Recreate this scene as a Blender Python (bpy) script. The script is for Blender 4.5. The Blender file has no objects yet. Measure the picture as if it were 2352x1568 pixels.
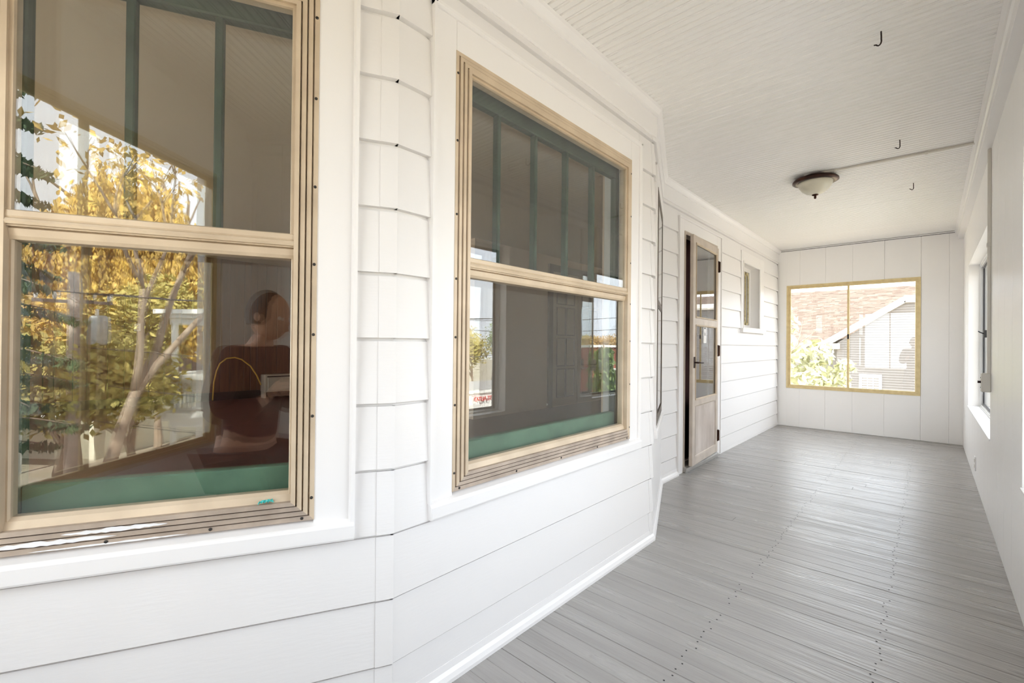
import bpy, bmesh, math, random
from mathutils import Vector, Matrix
random.seed(7)
SC = bpy.context.scene
COL = SC.collection

# ------------------------------------------------------------------ camera, sky, sun, exposure
F_PX, YAW, PITCH, ROLL, EYE = 1042.26, 0.7446, 0.0056, 0.0097, 1.0797
cam_d = bpy.data.cameras.new('camera'); cam = bpy.data.objects.new('camera', cam_d); COL.objects.link(cam)
cam_d.sensor_width = 36.0; cam_d.lens = 36.0 * F_PX / 2352.0; cam_d.clip_start = 0.02; cam_d.clip_end = 400
_f = Vector((-math.sin(YAW)*math.cos(PITCH), math.cos(YAW)*math.cos(PITCH), math.sin(PITCH)))
_r = Vector((math.cos(YAW), math.sin(YAW), 0)); _u = _r.cross(_f)
_c, _s = math.cos(ROLL), math.sin(ROLL)
_r, _u = _c*_r + _s*_u, -_s*_r + _c*_u
M = Matrix((_r, _u, -_f)).transposed().to_4x4(); M.translation = (0, 0, EYE)
cam.matrix_world = M
SC.camera = cam

SKY_STRENGTH, SUN_STRENGTH = 3.6, 17.5
world = bpy.data.worlds.new('sky'); SC.world = world; world.use_nodes = True
nt = world.node_tree; bg = nt.nodes['Background']
tc = nt.nodes.new('ShaderNodeTexCoord'); nz = nt.nodes.new('ShaderNodeTexNoise'); cr = nt.nodes.new('ShaderNodeValToRGB')
nz.inputs['Scale'].default_value = 2.2; nz.inputs['Detail'].default_value = 5; nz.inputs['Roughness'].default_value = .55
cr.color_ramp.elements[0].position = .38; cr.color_ramp.elements[0].color = (.80, .88, 1, 1)
cr.color_ramp.elements[1].position = .68; cr.color_ramp.elements[1].color = (1, .99, .97, 1)
nt.links.new(tc.outputs['Generated'], nz.inputs['Vector']); nt.links.new(nz.outputs['Fac'], cr.inputs['Fac'])
nt.links.new(cr.outputs['Color'], bg.inputs['Color']); bg.inputs['Strength'].default_value = SKY_STRENGTH
sun_d = bpy.data.lights.new('sun', 'SUN'); sun_d.energy = SUN_STRENGTH; sun_d.angle = math.radians(2.0); sun_d.color = (1, .95, .88)
sun = bpy.data.objects.new('sun', sun_d); COL.objects.link(sun)
sun.rotation_euler = Vector((.62, -.03, -.78)).to_track_quat('-Z', 'Y').to_euler()
SC.view_settings.view_transform = 'Standard'; SC.view_settings.look = 'None'
SC.view_settings.gamma = 1.0; SC.view_settings.use_curve_mapping = False
SC.view_settings.exposure = 0.69
cy = SC.cycles
cy.max_bounces = 14; cy.diffuse_bounces = 7; cy.glossy_bounces = 5; cy.transparent_max_bounces = 24; cy.transmission_bounces = 6
cy.sample_clamp_indirect = 6.0; cy.caustics_reflective = False; cy.caustics_refractive = False

# ------------------------------------------------------------------ materials
def lin(r, g, b):
    f = lambda c: (c/255/12.92) if c/255 <= .04045 else ((c/255+.055)/1.055)**2.4
    return (f(r), f(g), f(b), 1)
def mat(name, col, rough=.5, metal=0, noise=None, bump=None, spec=.5, col2=None, scale=(1, 1, 1), rough2=None):
    """noise = scale of the colour mottling towards col2; bump = (scale, strength)"""
    m = bpy.data.materials.new(name); m.use_nodes = True; n = m.node_tree.nodes; l = m.node_tree.links
    b = n['Principled BSDF']; b.inputs['Base Color'].default_value = col if len(col) == 4 else (*col, 1)
    b.inputs['Roughness'].default_value = rough; b.inputs['Metallic'].default_value = metal
    b.inputs['Specular IOR Level'].default_value = spec
    if noise or bump:
        tc = n.new('ShaderNodeTexCoord'); mp = n.new('ShaderNodeMapping'); mp.inputs['Scale'].default_value = scale
        l.new(tc.outputs['Object'], mp.inputs['Vector'])
    if noise:
        t = n.new('ShaderNodeTexNoise'); t.inputs['Scale'].default_value = noise; t.inputs['Detail'].default_value = 6
        r = n.new('ShaderNodeValToRGB'); r.color_ramp.elements[0].position = .35; r.color_ramp.elements[1].position = .7
        r.color_ramp.elements[0].color = col if len(col) == 4 else (*col, 1); r.color_ramp.elements[1].color = col2 if len(col2) == 4 else (*col2, 1)
        l.new(mp.outputs['Vector'], t.inputs['Vector']); l.new(t.outputs['Fac'], r.inputs['Fac']); l.new(r.outputs['Color'], b.inputs['Base Color'])
        if rough2 is not None:
            mr = n.new('ShaderNodeMapRange'); mr.inputs['From Min'].default_value = .35; mr.inputs['From Max'].default_value = .7
            mr.inputs['To Min'].default_value = rough; mr.inputs['To Max'].default_value = rough2
            l.new(t.outputs['Fac'], mr.inputs['Value']); l.new(mr.outputs['Result'], b.inputs['Roughness'])
    if bump:
        t2 = n.new('ShaderNodeTexNoise'); t2.inputs['Scale'].default_value = bump[0]; t2.inputs['Detail'].default_value = 5
        bp = n.new('ShaderNodeBump'); bp.inputs['Strength'].default_value = bump[1]; bp.inputs['Distance'].default_value = .01
        l.new(mp.outputs['Vector'], t2.inputs['Vector']); l.new(t2.outputs['Fac'], bp.inputs['Height']); l.new(bp.outputs['Normal'], b.inputs['Normal'])
    return m
def glass_mat(name, tint, r0, wave=0, wscale=6):
    m = bpy.data.materials.new(name); m.use_nodes = True; n = m.node_tree.nodes; l = m.node_tree.links
    n.remove(n['Principled BSDF']); out = n['Material Output']
    tr = n.new('ShaderNodeBsdfTransparent'); tr.inputs['Color'].default_value = (*tint, 1)
    gl = n.new('ShaderNodeBsdfGlossy'); gl.inputs['Roughness'].default_value = 0.0; gl.inputs['Color'].default_value = (1, 1, 1, 1)
    lw = n.new('ShaderNodeLayerWeight'); lw.inputs['Blend'].default_value = .5
    pw = n.new('ShaderNodeMath'); pw.operation = 'POWER'; pw.inputs[1].default_value = 5
    ma = n.new('ShaderNodeMath'); ma.operation = 'MULTIPLY_ADD'; ma.inputs[1].default_value = 1-r0; ma.inputs[2].default_value = r0
    mx = n.new('ShaderNodeMixShader')
    l.new(lw.outputs['Facing'], pw.inputs[0]); l.new(pw.outputs[0], ma.inputs[0]); l.new(ma.outputs[0], mx.inputs['Fac'])
    l.new(tr.outputs[0], mx.inputs[1]); l.new(gl.outputs[0], mx.inputs[2]); l.new(mx.outputs[0], out.inputs['Surface'])
    if wave:
        tc = n.new('ShaderNodeTexCoord'); t = n.new('ShaderNodeTexNoise'); t.inputs['Scale'].default_value = wscale; t.inputs['Detail'].default_value = 1
        bp = n.new('ShaderNodeBump'); bp.inputs['Strength'].default_value = wave; bp.inputs['Distance'].default_value = .01
        l.new(tc.outputs['Object'], t.inputs['Vector']); l.new(t.outputs['Fac'], bp.inputs['Height']); l.new(bp.outputs['Normal'], gl.inputs['Normal'])
    return m

W = {}
W['siding'] = mat('white_siding_paint', (.79, .775, .77), .42, bump=(55, .05), scale=(.35, 1, 2.2))
W['trim'] = mat('white_trim_paint', (.83, .815, .81), .35, bump=(18, .06))
W['panel'] = mat('white_panel_paint', (.92, .905, .89), .38, bump=(14, .05), scale=(1, 1, .2))
W['ceil'] = mat('white_ceiling_paint', (.90, .882, .862), .5, bump=(30, .05))
W['back'] = mat('white_undercourse', (.78, .77, .76), .8)
W['floor'] = mat('grey_floor_paint', lin(164, 161, 158), .26, noise=5.5, col2=lin(150, 147, 144), bump=(26, .35), scale=(.22, 2.6, 1), rough2=.40, spec=.5)
W['gap'] = mat('dark_joint', (.03, .03, .03), .9)
W['storm'] = mat('almond_storm_frame', lin(210, 192, 167), .42, .1, noise=9, col2=lin(192, 174, 150), bump=(60, .05))
W['storm2'] = mat('weathered_taupe_frame', lin(190, 174, 158), .48, .1, noise=14, col2=lin(164, 149, 135), bump=(70, .08))
W['sashShade'] = mat('dark_green_shaded_sash', lin(62, 80, 66), .45, noise=14, col2=lin(44, 58, 48), bump=(40, .1))  # sash green darkened: shade put into the colour of muntins, stiles, upper rails
W['darkstorm'] = mat('shadow_dark_storm_frame', lin(112, 102, 92), .45, .2, noise=12, col2=lin(88, 80, 72))  # far window's storm frame, shadow of its edge gaps put into the colour
W['sash'] = mat('green_lit_sash', lin(106, 138, 117), .4, noise=12, col2=lin(88, 118, 100), bump=(40, .1))  # same green made lighter for the daylight on the bottom rail
W['glassS'] = glass_mat('storm_glass', (.97, .98, .97), .068, .012, 5)
W['glassI'] = glass_mat('old_sash_glass', (.95, .97, .95), .068, .03, 7)
W['glassC'] = glass_mat('clear_glass', (.97, .98, .98), .045)
W['screw'] = mat('dark_screw', (.05, .045, .04), .5, .6)
W['alu'] = mat('door_aluminium', lin(202, 190, 177), .40, .2, noise=8, col2=lin(184, 172, 160), bump=(30, .05))
W['kick'] = mat('dull_kick_panel', lin(176, 163, 153), .42, .25, noise=5, col2=lin(212, 202, 194), bump=(6, .3), scale=(1, 1, .5))
W['gold'] = mat('gold_anodised_frame', lin(228, 208, 160), .38, .25, noise=20, col2=lin(212, 190, 140))
W['black'] = mat('black_plastic', (.015, .015, .015), .4)
W['bronze'] = mat('oiled_bronze', lin(52, 34, 28), .30, .75, noise=12, col2=lin(84, 52, 38))
W['bowl'] = mat('frosted_glass_bowl', lin(226, 220, 200), .35, noise=8, col2=lin(206, 202, 186), spec=.6)
W['iron'] = mat('dark_iron', lin(48, 32, 28), .5, .6)
W['race'] = mat('grey_raceway_paint', lin(212, 207, 198), .5)
W['plate'] = mat('white_plate', (.85, .85, .85), .4)
W['wframe'] = mat('white_slider_frame', (.8, .8, .79), .4)
W['dkalu'] = mat('dark_slider_frame', lin(70, 70, 74), .4, .5)
W['thresh'] = mat('grey_threshold', lin(158, 155, 150), .4, noise=10, col2=lin(140, 137, 132))
W['wood'] = mat('red_brown_door', lin(44, 14, 10), .8, spec=.1, noise=6, col2=lin(28, 8, 6), scale=(6, 1, .4))
W['iwall'] = mat('beige_plaster', lin(222, 200, 180), .7, bump=(20, .05))
W['iceil'] = mat('cream_plaster', lin(200, 186, 164), .8)
W['ipanel'] = mat('brown_wood_paneling', lin(112, 72, 48), .42, noise=5, col2=lin(86, 52, 34), scale=(5, 5, .35), bump=(20, .1))
W['ifloor'] = mat('dark_red_brown_floor', lin(104, 66, 60), .3, noise=4, col2=lin(84, 52, 48))
W['ibase'] = mat('dark_base_trim', lin(40, 26, 20), .5)
W['heater'] = mat('beige_heater', lin(200, 188, 176), .4, .2)
W['cable'] = mat('yellow_flex_cable', lin(225, 178, 80), .4)
W['teal'] = mat('turquoise_plastic', lin(60, 190, 185), .35)
W['smear'] = mat('white_paint_smear', (.86, .86, .87), .4, bump=(40, .3))

# ------------------------------------------------------------------ mesh helpers
class MB:
    def __init__(s): s.v = []; s.f = []
    def add(s, v, f):
        k = len(s.v); s.v += [tuple(p) for p in v]; s.f += [tuple(i+k for i in q) for q in f]; return s
    def box(s, x0, x1, y0, y1, z0, z1):
        v = [(x0,y0,z0),(x1,y0,z0),(x1,y1,z0),(x0,y1,z0),(x0,y0,z1),(x1,y0,z1),(x1,y1,z1),(x0,y1,z1)]
        return s.add(v, [(0,3,2,1),(4,5,6,7),(0,1,5,4),(1,2,6,5),(2,3,7,6),(3,0,4,7)])
    def extrude(s, prof, fn, a, b):
        """prof: closed 2-D polygon; fn(p, t) -> 3-D point; between t=a and t=b"""
        n = len(prof); v = [fn(p, a) for p in prof] + [fn(p, b) for p in prof]
        f = [(i, (i+1) % n, (i+1) % n+n, i+n) for i in range(n)] + [tuple(range(n))[::-1], tuple(range(n, 2*n))]
        return s.add(v, f)
    def tube(s, pts, rad, n=8, caps=True):
        pts = [Vector(p) for p in pts]; R = rad if isinstance(rad, (list, tuple)) else [rad]*len(pts)
        rings = []; up = None
        for i, p in enumerate(pts):
            d = (pts[min(i+1, len(pts)-1)] - pts[max(i-1, 0)]).normalized()
            if up is None: up = d.orthogonal().normalized()
            up = (up - d*up.dot(d)); up = up.normalized() if up.length > 1e-6 else d.orthogonal().normalized()
            b = d.cross(up)
            rings.append([p + (up*math.cos(2*math.pi*k/n) + b*math.sin(2*math.pi*k/n))*R[i] for k in range(n)])
        v = [q for r in rings for q in r]; f = []
        for i in range(len(pts)-1):
            for k in range(n): f.append((i*n+k, i*n+(k+1) % n, (i+1)*n+(k+1) % n, (i+1)*n+k))
        if caps: f += [tuple(range(n))[::-1], tuple((len(pts)-1)*n+k for k in range(n))]
        return s.add(v, f)
    def lathe(s, prof, c=(0, 0, 0), n=32, axis='z'):
        v = []; f = []
        for r, h in prof:
            for k in range(n):
                a = 2*math.pi*k/n; x, y = r*math.cos(a), r*math.sin(a)
                v.append((c[0]+x, c[1]+y, c[2]+h) if axis == 'z' else (c[0]+x, c[1]+h, c[2]+y))
        for i in range(len(prof)-1):
            for k in range(n): f.append((i*n+k, i*n+(k+1) % n, (i+1)*n+(k+1) % n, (i+1)*n+k))
        return s.add(v, f)
    def build(s, name, m, parent=None, smooth=False, mesh=None):
        me = bpy.data.meshes.new(name); me.from_pydata(s.v, [], s.f)
        bm = bmesh.new(); bm.from_mesh(me); bmesh.ops.recalc_face_normals(bm, faces=bm.faces); bm.to_mesh(me); bm.free()
        if smooth:
            for p in me.polygons: p.use_smooth = True
        me.materials.append(m); o = bpy.data.objects.new(name, me); COL.objects.link(o)
        if parent: o.parent = parent
        return o
def tag(o, label=None, cat=None, group=None, kind=None):
    if label: o['label'] = label
    if cat: o['category'] = cat
    if group: o['group'] = group
    if kind: o['kind'] = kind
    return o
def empty(name, loc=(0, 0, 0), rz=0, label=None, cat=None, group=None, kind=None):
    o = bpy.data.objects.new(name, None); o.empty_display_size = .1; o.location = loc; o.rotation_euler = (0, 0, rz); COL.objects.link(o)
    return tag(o, label, cat, group, kind)
def place(o, loc, rz): o.location = loc; o.rotation_euler = (0, 0, rz); return o
def copy_piece(o, parent, loc=None):
    c = o.copy(); COL.objects.link(c); c.parent = parent
    if loc is not None: c.location = loc
    return c
def copy_tree(o, parent=None):
    c = o.copy(); COL.objects.link(c); c.parent = parent
    for ch in list(o.children): copy_tree(ch, c)
    return c
def bevel(o, w=.003, seg=1):
    m = o.modifiers.new('bevel', 'BEVEL'); m.width = w; m.segments = seg; m.limit_method = 'ANGLE'; return o

def minus(a, b, cuts):
    """interval (a, b) minus cuts -> list of intervals"""
    out = [(a, b)]
    for c, d in cuts:
        nx = []
        for p, q in out:
            if d <= p or c >= q: nx.append((p, q)); continue
            if c > p: nx.append((p, c))
            if d < q: nx.append((d, q))
        out = nx
    return [(p, q) for p, q in out if q-p > .004]
def slab(mb, s0, s1, z0, z1, y0, y1, holes):
    cuts = sorted({s0, s1, *[h[0] for h in holes if s0 < h[0] < s1], *[h[1] for h in holes if s0 < h[1] < s1]})
    for a, b in zip(cuts, cuts[1:]):
        m = (a+b)/2
        for p, q in minus(z0, z1, [(h[2], h[3]) for h in holes if h[0] < m < h[1]]): mb.box(a, b, y0, y1, p, q)
    return mb
def rects(s0, s1, z0, z1, holes):
    """a board rectangle with the openings cut away -> list of rectangles"""
    out = [(s0, s1, z0, z1)]
    for h in holes:
        nx = []
        for a, b, c, d in out:
            if h[1] <= a or h[0] >= b or h[3] <= c or h[2] >= d: nx.append((a, b, c, d)); continue
            if h[0] > a: nx.append((a, h[0], c, d))
            if h[1] < b: nx.append((h[1], b, c, d))
            lo, hi = max(a, h[0]), min(b, h[1])
            if h[2] > c: nx.append((lo, hi, c, h[2]))
            if h[3] < d: nx.append((lo, hi, h[3], d))
        out = nx
    return [r for r in out if r[1]-r[0] > .006 and r[3]-r[2] > .006]
def ring(x0, x1, z0, z1, prof):
    """mitred frame: prof polygon of (inset, y). returns left, right, bottom, top MBs"""
    n = len(prof); res = []
    def side(c0, c1):
        mb = MB(); v = [c0(p) for p in prof] + [c1(p) for p in prof]
        mb.add(v, [(i, (i+1) % n, (i+1) % n+n, i+n) for i in range(n)] + [tuple(range(n))[::-1], tuple(range(n, 2*n))]); return mb
    BL = lambda p: (x0+p[0], p[1], z0+p[0]); TL = lambda p: (x0+p[0], p[1], z1-p[0])
    BR = lambda p: (x1-p[0], p[1], z0+p[0]); TR = lambda p: (x1-p[0], p[1], z1-p[0])
    return [side(BL, TL), side(BR, TR), side(BL, BR), side(TL, TR)]

# ------------------------------------------------------------------ plan of the porch (metres, floor at z = 0)
H = 2.40
XL, XR, XC, XB, YE, YBACK = -1.562, .2714, .2, -1.1505, 7.116, -.67
ANG = math.radians(25.9)
Ap = Vector((XB, .739)); Bp = Vector((XB, 2.392)); Cp = Vector((XL, 3.406))
L1 = .945; Dp = Ap - Vector((math.sin(ANG), math.cos(ANG)))*L1
LEV = [.161 + .1866*k for k in range(12)]
class Fr:
    def __init__(s, p, q):
        s.p = p; d = (q-p); s.L = d.length; s.d = d.normalized(); s.rz = math.atan2(s.d.y, s.d.x)
    def put(s, o): return place(o, (s.p.x, s.p.y, 0), s.rz)
FN, FM, FF = Fr(Dp, Ap), Fr(Ap, Bp), Fr(Bp, Cp)
FL = Fr(Vector((XL, 3.406)), Vector((XL, YE)))
FL2 = Fr(Vector((XL-.02, YBACK)), Dp)
FE = Fr(Vector((XL, YE)), Vector((XR, YE)))
FRt = Fr(Vector((XR+.008, YE)), Vector((XR+.008, YBACK)))
FB = Fr(Vector((XR, YBACK)), Vector((XL, YBACK)))

def siding(wall, L, holes, s0=0, s1=None, e0=0, e1=0, top=2.30, cap0=0, cap1=0):
    """lapped boards from s0 to s1; cap0/cap1 = length of the separate corner caps at each end"""
    s1 = L if s1 is None else s1
    lv = [.03] + LEV
    for k, zb in enumerate(lv):
        zt = lv[k+1] if k+1 < len(lv) else top
        zt = min(zt, top)
        if zb >= top: break
        spans = [(s0+cap0-(e0 if not cap0 else 0), s1-cap1+(e1 if not cap1 else 0), 0, 'siding_board')]
        if cap0: spans.append((s0-e0, s0+cap0, .0025, 'corner_cap'))
        if cap1: spans.append((s1-cap1, s1+e1, .0025, 'corner_cap'))
        for a0, b0, pr, nm in spans:
            for a, b, c, d in rects(a0, b0, zb, zt-(.010 if zt < top else 0), holes):
                y = lambda z: -(.007 + .012*(zt-z)/max(zt-zb, .05)) - pr
                jit = random.uniform(-.0006, .0006)
                v = [(a, y(c)+jit, c), (b, y(c)+jit, c), (b, y(d)+jit, d), (a, y(d)+jit, d), (a, 0, c), (b, 0, c), (b, 0, d), (a, 0, d)]
                MB().add(v, [(0,1,2,3),(7,6,5,4),(0,4,5,1),(1,5,6,2),(2,6,7,3),(3,7,4,0)]).build(nm, W['siding'], wall)

def wall(name, fr, holes, label, m, th=.14, z0=-.02, z1=2.46, e0=0, e1=0):
    o = slab(MB(), -e0, fr.L+e1, z0, z1, 0, th, holes).build(name, m)
    fr.put(o); return tag(o, label, 'wall', kind='structure')

# ------------------------------------------------------------------ floor
fl = MB().box(XL-.25, XR+.1, YBACK-.1, YE+.1, -.14, -.022).build('floor', W['gap'])
tag(fl, 'porch floor of narrow grey painted boards running across the porch', 'floor', kind='structure')
PITCHF = .0762
nb = int((YE - YBACK)/PITCHF)
for i in range(nb+1):
    y1 = YE - i*PITCHF; y0 = y1 - PITCHF
    gap = random.choice((.0005, .0006, .0008, .0010, .0024)); dz = random.uniform(-.0006, .0006); c = random.choice((.0006, .0010, .0018))
    pr = [(y0+gap, -.02), (y1, -.02), (y1, dz-c), (y1-c, dz), (y0+gap+c, dz), (y0+gap, dz-c)]
    xs = [XL-.2, XR+.05]
    if y0 > 2.2 and random.random() < .14: xs = [XL-.2, random.uniform(-1.0, 0), XR+.05]
    for a, b in zip(xs, xs[1:]):
        MB().extrude(pr, lambda p, t: (t, p[0], p[1]), a, b-(.0015 if b < XR else 0)).build('floor_board', W['floor'], fl)
nl = MB()
for i in range(nb+1):
    y = YE - (i+.5)*PITCHF
    for x in (-.62, -.13):
        if y < .3 or random.random() < .12: continue
        for k in (-1, 1):
            nl.lathe([(.0035, .0012), (.0001, .0016)], (x+random.uniform(-.012, .012), y+k*.02, 0), 6)
tag(nl.build('nail_heads', W['gap'], fl), kind='stuff')

# ------------------------------------------------------------------ ceiling of beaded boards
ce = MB().box(XL-.25, XR+.15, YBACK-.1, YE+.1, H+.012, H+.10).build('ceiling', W['gap'])
tag(ce, 'porch ceiling of white beaded boards running across the porch', 'ceiling', kind='structure')
PC = .0786
y = YE
while y > YBACK:
    y1, y0 = y, y-PC; z = H + random.uniform(-.0004, .0004); g = .0012; m = (y0+y1)/2
    pr = [(y0+g, z+.012), (y0+g, z+.009), (y0+.006, z), (m-.009, z), (m-.006, z+.008), (m-.003, z+.0005), (m+.003, z+.0005), (m+.006, z+.008), (m+.009, z),
          (y1-.006, z), (y1-g, z+.009), (y1-g, z+.012)]
    MB().extrude(pr, lambda p, t: (t, p[0], p[1]), XL-.05, XC+.03).build('ceiling_board', W['ceil'], ce)
    y -= PC

# ------------------------------------------------------------------ windows of the bay
PROF = [(0, .02), (0, -.018), (.012, -.018), (.0125, -.008), (.0155, -.008), (.016, -.022), (.027, -.022), (.0275, -.010), (.0305, -.010), (.031, -.026),
        (.042, -.026), (.0425, -.014), (.0455, -.014), (.046, -.031), (.057, -.031), (.057, .02)]
def bay_window(idx, fr, x0, x1, cas, lites, label, z0=.600, z1=2.032, screws=True, cl=None, cright=None, flat=False):
    w = empty('window_%d' % idx, (fr.p.x, fr.p.y, 0), fr.rz, label, 'window', kind='structure')
    cl = cas if cl is None else cl; crt = cas if cright is None else cright
    zc = 2.131
    # white casing
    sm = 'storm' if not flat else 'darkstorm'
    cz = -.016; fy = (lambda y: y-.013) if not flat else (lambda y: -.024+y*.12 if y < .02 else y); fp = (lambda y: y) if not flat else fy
    if flat: cz = -.024
    for a, b in ((x0-cl, x0+.002), (x1-.002, x1+crt)):
        bevel(MB().box(a, b, cz, .01, .585, zc).build('side_casing', W['trim'], w), .002)
    bevel(MB().box(x0+.002, x1-.002, cz, .01, z1-.006, zc).build('head_casing', W['trim'], w), .002)
    o3 = 0 if not flat else .005
    bb = MB().extrude([(0, -.030+o3), (.010, -.030+o3), (.016, -.022), (.016, .0), (0, .0)], lambda p, t: (x0-cl-.012+p[0], p[1], t), .585, zc+.012)
    bb.extrude([(0, -.030+o3), (-.010, -.030+o3), (-.016, -.022), (-.016, .0), (0, .0)], lambda p, t: (x1+crt+.012+p[0], p[1], t), .585, zc+.012)
    bb.extrude([(0, -.030+o3), (-.010, -.030+o3), (-.016, -.022), (-.016, .0), (0, .0)], lambda p, t: (t, p[1], zc+.014+p[0]), x0-cl-.012, x1+crt+.012)
    bb.build('back_band', W['trim'], w)
    bevel(MB().extrude([(.01, .535), (-.032, .535), (-.036, .539), (-.036, .578), (-.032, .584), (.01, .600)], lambda p, t: (t, p[0], p[1]), x0-cl-.010, x1+crt+.012).build('sill', W['trim'], w), .003)
    # storm frame
    for nm, mb, mm in zip(('storm_jamb', 'storm_jamb', 'storm_sill', 'storm_head'), ring(x0, x1, z0, z1, [(d_, fp(y_)) for d_, y_ in PROF]), ('storm', 'storm', 'storm2', 'storm')):
        mb.build(nm, W[mm if not flat else sm], w)
    a, b = x0+.055, x1-.055
    # upper sash, outside; lower sash, behind it
    up = ring(a, b, 1.330, z1-.055, [(0, .004), (0, fy(-.010)), (.010, fy(-.010)), (.012, fy(-.004)), (.012, .004)])
    for nm, mb in zip(('upper_stile', 'upper_stile', 'upper_rail', 'upper_rail'), up): mb.build(nm, W[sm], w)
    MB().extrude([(.004, 1.334), (fy(-.016), 1.334), (fy(-.018), 1.340), (fy(-.016), 1.346), (fy(-.012), 1.348), (fy(-.014), 1.352), (fy(-.014), 1.364), (fy(-.008), 1.367), (.004, 1.367)],
                 lambda p, t: (t, p[0], p[1]), a, b).build('meeting_rail', W[sm], w)
    lo = ring(a-.002, b+.002, z0+.045, 1.330, [(0, .018), (0, fy(.003)), (.008, fy(.001)), (.011, fy(.006)), (.011, .018)])
    for nm, mb in zip(('lower_stile', 'lower_stile', 'lower_rail', 'lower_rail'), lo): mb.build(nm, W[sm], w)
    MB().extrude([(.018, 1.300), (-.012, 1.302), (-.016, 1.310), (-.018, 1.326), (-.010, 1.333), (.018, 1.333)], lambda p, t: (t, p[0], p[1]), a-.002, b+.002).build('meeting_rail', W[sm], w)
    MB().extrude([(.018, z0+.045), (-.018, z0+.045), (-.019, z0+.052), (-.012, z0+.074), (-.004, z0+.082), (.018, z0+.082)], lambda p, t: (t, p[0], p[1]), a-.002, b+.002).build('bottom_rail', W[sm], w)
    MB().box(a+.004, b-.004, -.0172 if not flat else -.0245, -.0142 if not flat else -.0225, 1.345, z1-.062).build('glass', W['glassS'], w)
    MB().box(a+.004, b-.004, .0005 if not flat else -.0235, .0035 if not flat else -.0215, z0+.075, 1.312).build('glass', W['glassS'], w)
    # green wooden sash inside
    ia, ib, yb0, yb1 = lites[0], lites[-1], .052, .088
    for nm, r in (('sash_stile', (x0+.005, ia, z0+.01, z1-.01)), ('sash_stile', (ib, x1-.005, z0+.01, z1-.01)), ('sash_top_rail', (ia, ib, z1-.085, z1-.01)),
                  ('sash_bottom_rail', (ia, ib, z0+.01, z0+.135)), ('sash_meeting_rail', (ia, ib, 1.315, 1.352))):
        bevel(MB().box(r[0], r[1], yb0, yb1, r[2], r[3]).build(nm, W['sash' if nm == 'sash_bottom_rail' else 'sashShade'], w), .004)
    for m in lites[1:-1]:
        bevel(MB().box(m-.010, m+.010, yb0+.002, yb1-.006, 1.352, z1-.085).build('muntin', W['sashShade'], w), .003)
    MB().box(ia, ib, .068, .071, 1.352, z1-.085).build('sash_glass', W['glassI'], w)
    MB().box(ia, ib, .073, .076, z0+.135, 1.315).build('sash_glass', W['glassI'], w)
    if screws and not flat:
        pr = None
        pts = [(x0+.007, z) for z in (.66, .88, 1.10, 1.29, 1.50, 1.74, 1.96)] + [(x1-.007, z) for z in (.66, .88, 1.10, 1.29, 1.50, 1.74, 1.96)]
        n = max(3, int((x1-x0)/.24)); pts += [(x0+.03+(x1-x0-.06)*k/n, z0+.007) for k in range(n+1)]
        for px, pz in pts:
            if pr is None:
                pr = MB().lathe([(.0042, .001), (.0042, -.0012), (.002, -.0022), (.0001, -.0022)], (0, 0, 0), 8, 'y').build('screw', W['screw'], w); pr.location = (px, -.018, pz)
            else: copy_piece(pr, w, (px, -.018, pz))
    return w
# the middle window: five lights above; s = Y - .739
s = lambda Y: Y-.739
w2 = bay_window(2, FM, s(.951), s(2.128), .085, [s(1.000), s(1.227), s(1.446), s(1.666), s(1.884), s(2.094)], 'wide double hung bay window with five narrow upper lights in almond storm frame')
x0n = L1-.893
w1 = bay_window(1, FN, x0n, L1-.207, .092, [L1-.842, L1-.647, L1-.456, L1-.262], 'nearest bay window showing trees and photographer reflected in its glass', cl=.045)
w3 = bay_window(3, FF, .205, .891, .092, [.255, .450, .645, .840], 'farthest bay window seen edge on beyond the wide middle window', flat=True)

hole = lambda a, b: (a+.004, b-.004, .604, 2.028)
cas_hole = lambda a, b, cl, cr: (a-cl-.008, b+cr+.008, .540, 2.140)
wn = wall('wall_bay_near', FN, [hole(x0n, L1-.207)], 'nearest angled face of the white sided bay', W['back'])
wm = wall('wall_bay_middle', FM, [hole(s(.951), s(2.128))], 'middle face of the white sided bay parallel to the porch', W['back'])
wf = wall('wall_bay_far', FF, [hole(.205, .891)], 'far angled face of the white sided bay', W['back'])
siding(wn, L1, [cas_hole(x0n, L1-.207, .045, .092)], e1=.005, cap1=.044)
siding(wm, FM.L, [cas_hole(s(.951), s(2.128), .085, .085)], e0=.005, e1=.004, cap1=.032)
siding(wf, FF.L, [cas_hole(.205, .891, .092, .092)], e0=.004, cap0=.03)

# ------------------------------------------------------------------ house wall beyond and behind the bay
sl = lambda Y: Y-3.406
door_h = (sl(3.83), sl(4.635), 0, 2.06); sm_h = (sl(5.485), sl(6.165), 1.285, 2.035)
wl = wall('wall_left', FL, [(door_h[0], door_h[1], -.1, 2.06), sm_h], 'white lap sided house wall with the storm door and small window', W['back'])
siding(wl, FL.L, [(sl(3.715), sl(4.755), -1, 2.165), (sl(5.42), sl(6.36), 1.225, 2.15)], s1=FL.L-.034)
MB().box(FL.L-.038, FL.L-.009, -.004, 0, .03, 2.30).build('corner_joint', W['gap'], wl)
wl2 = wall('wall_left_rear', FL2, [], 'white lap sided house wall behind the camera', W['back'])
siding(wl2, FL2.L, [])

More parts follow.
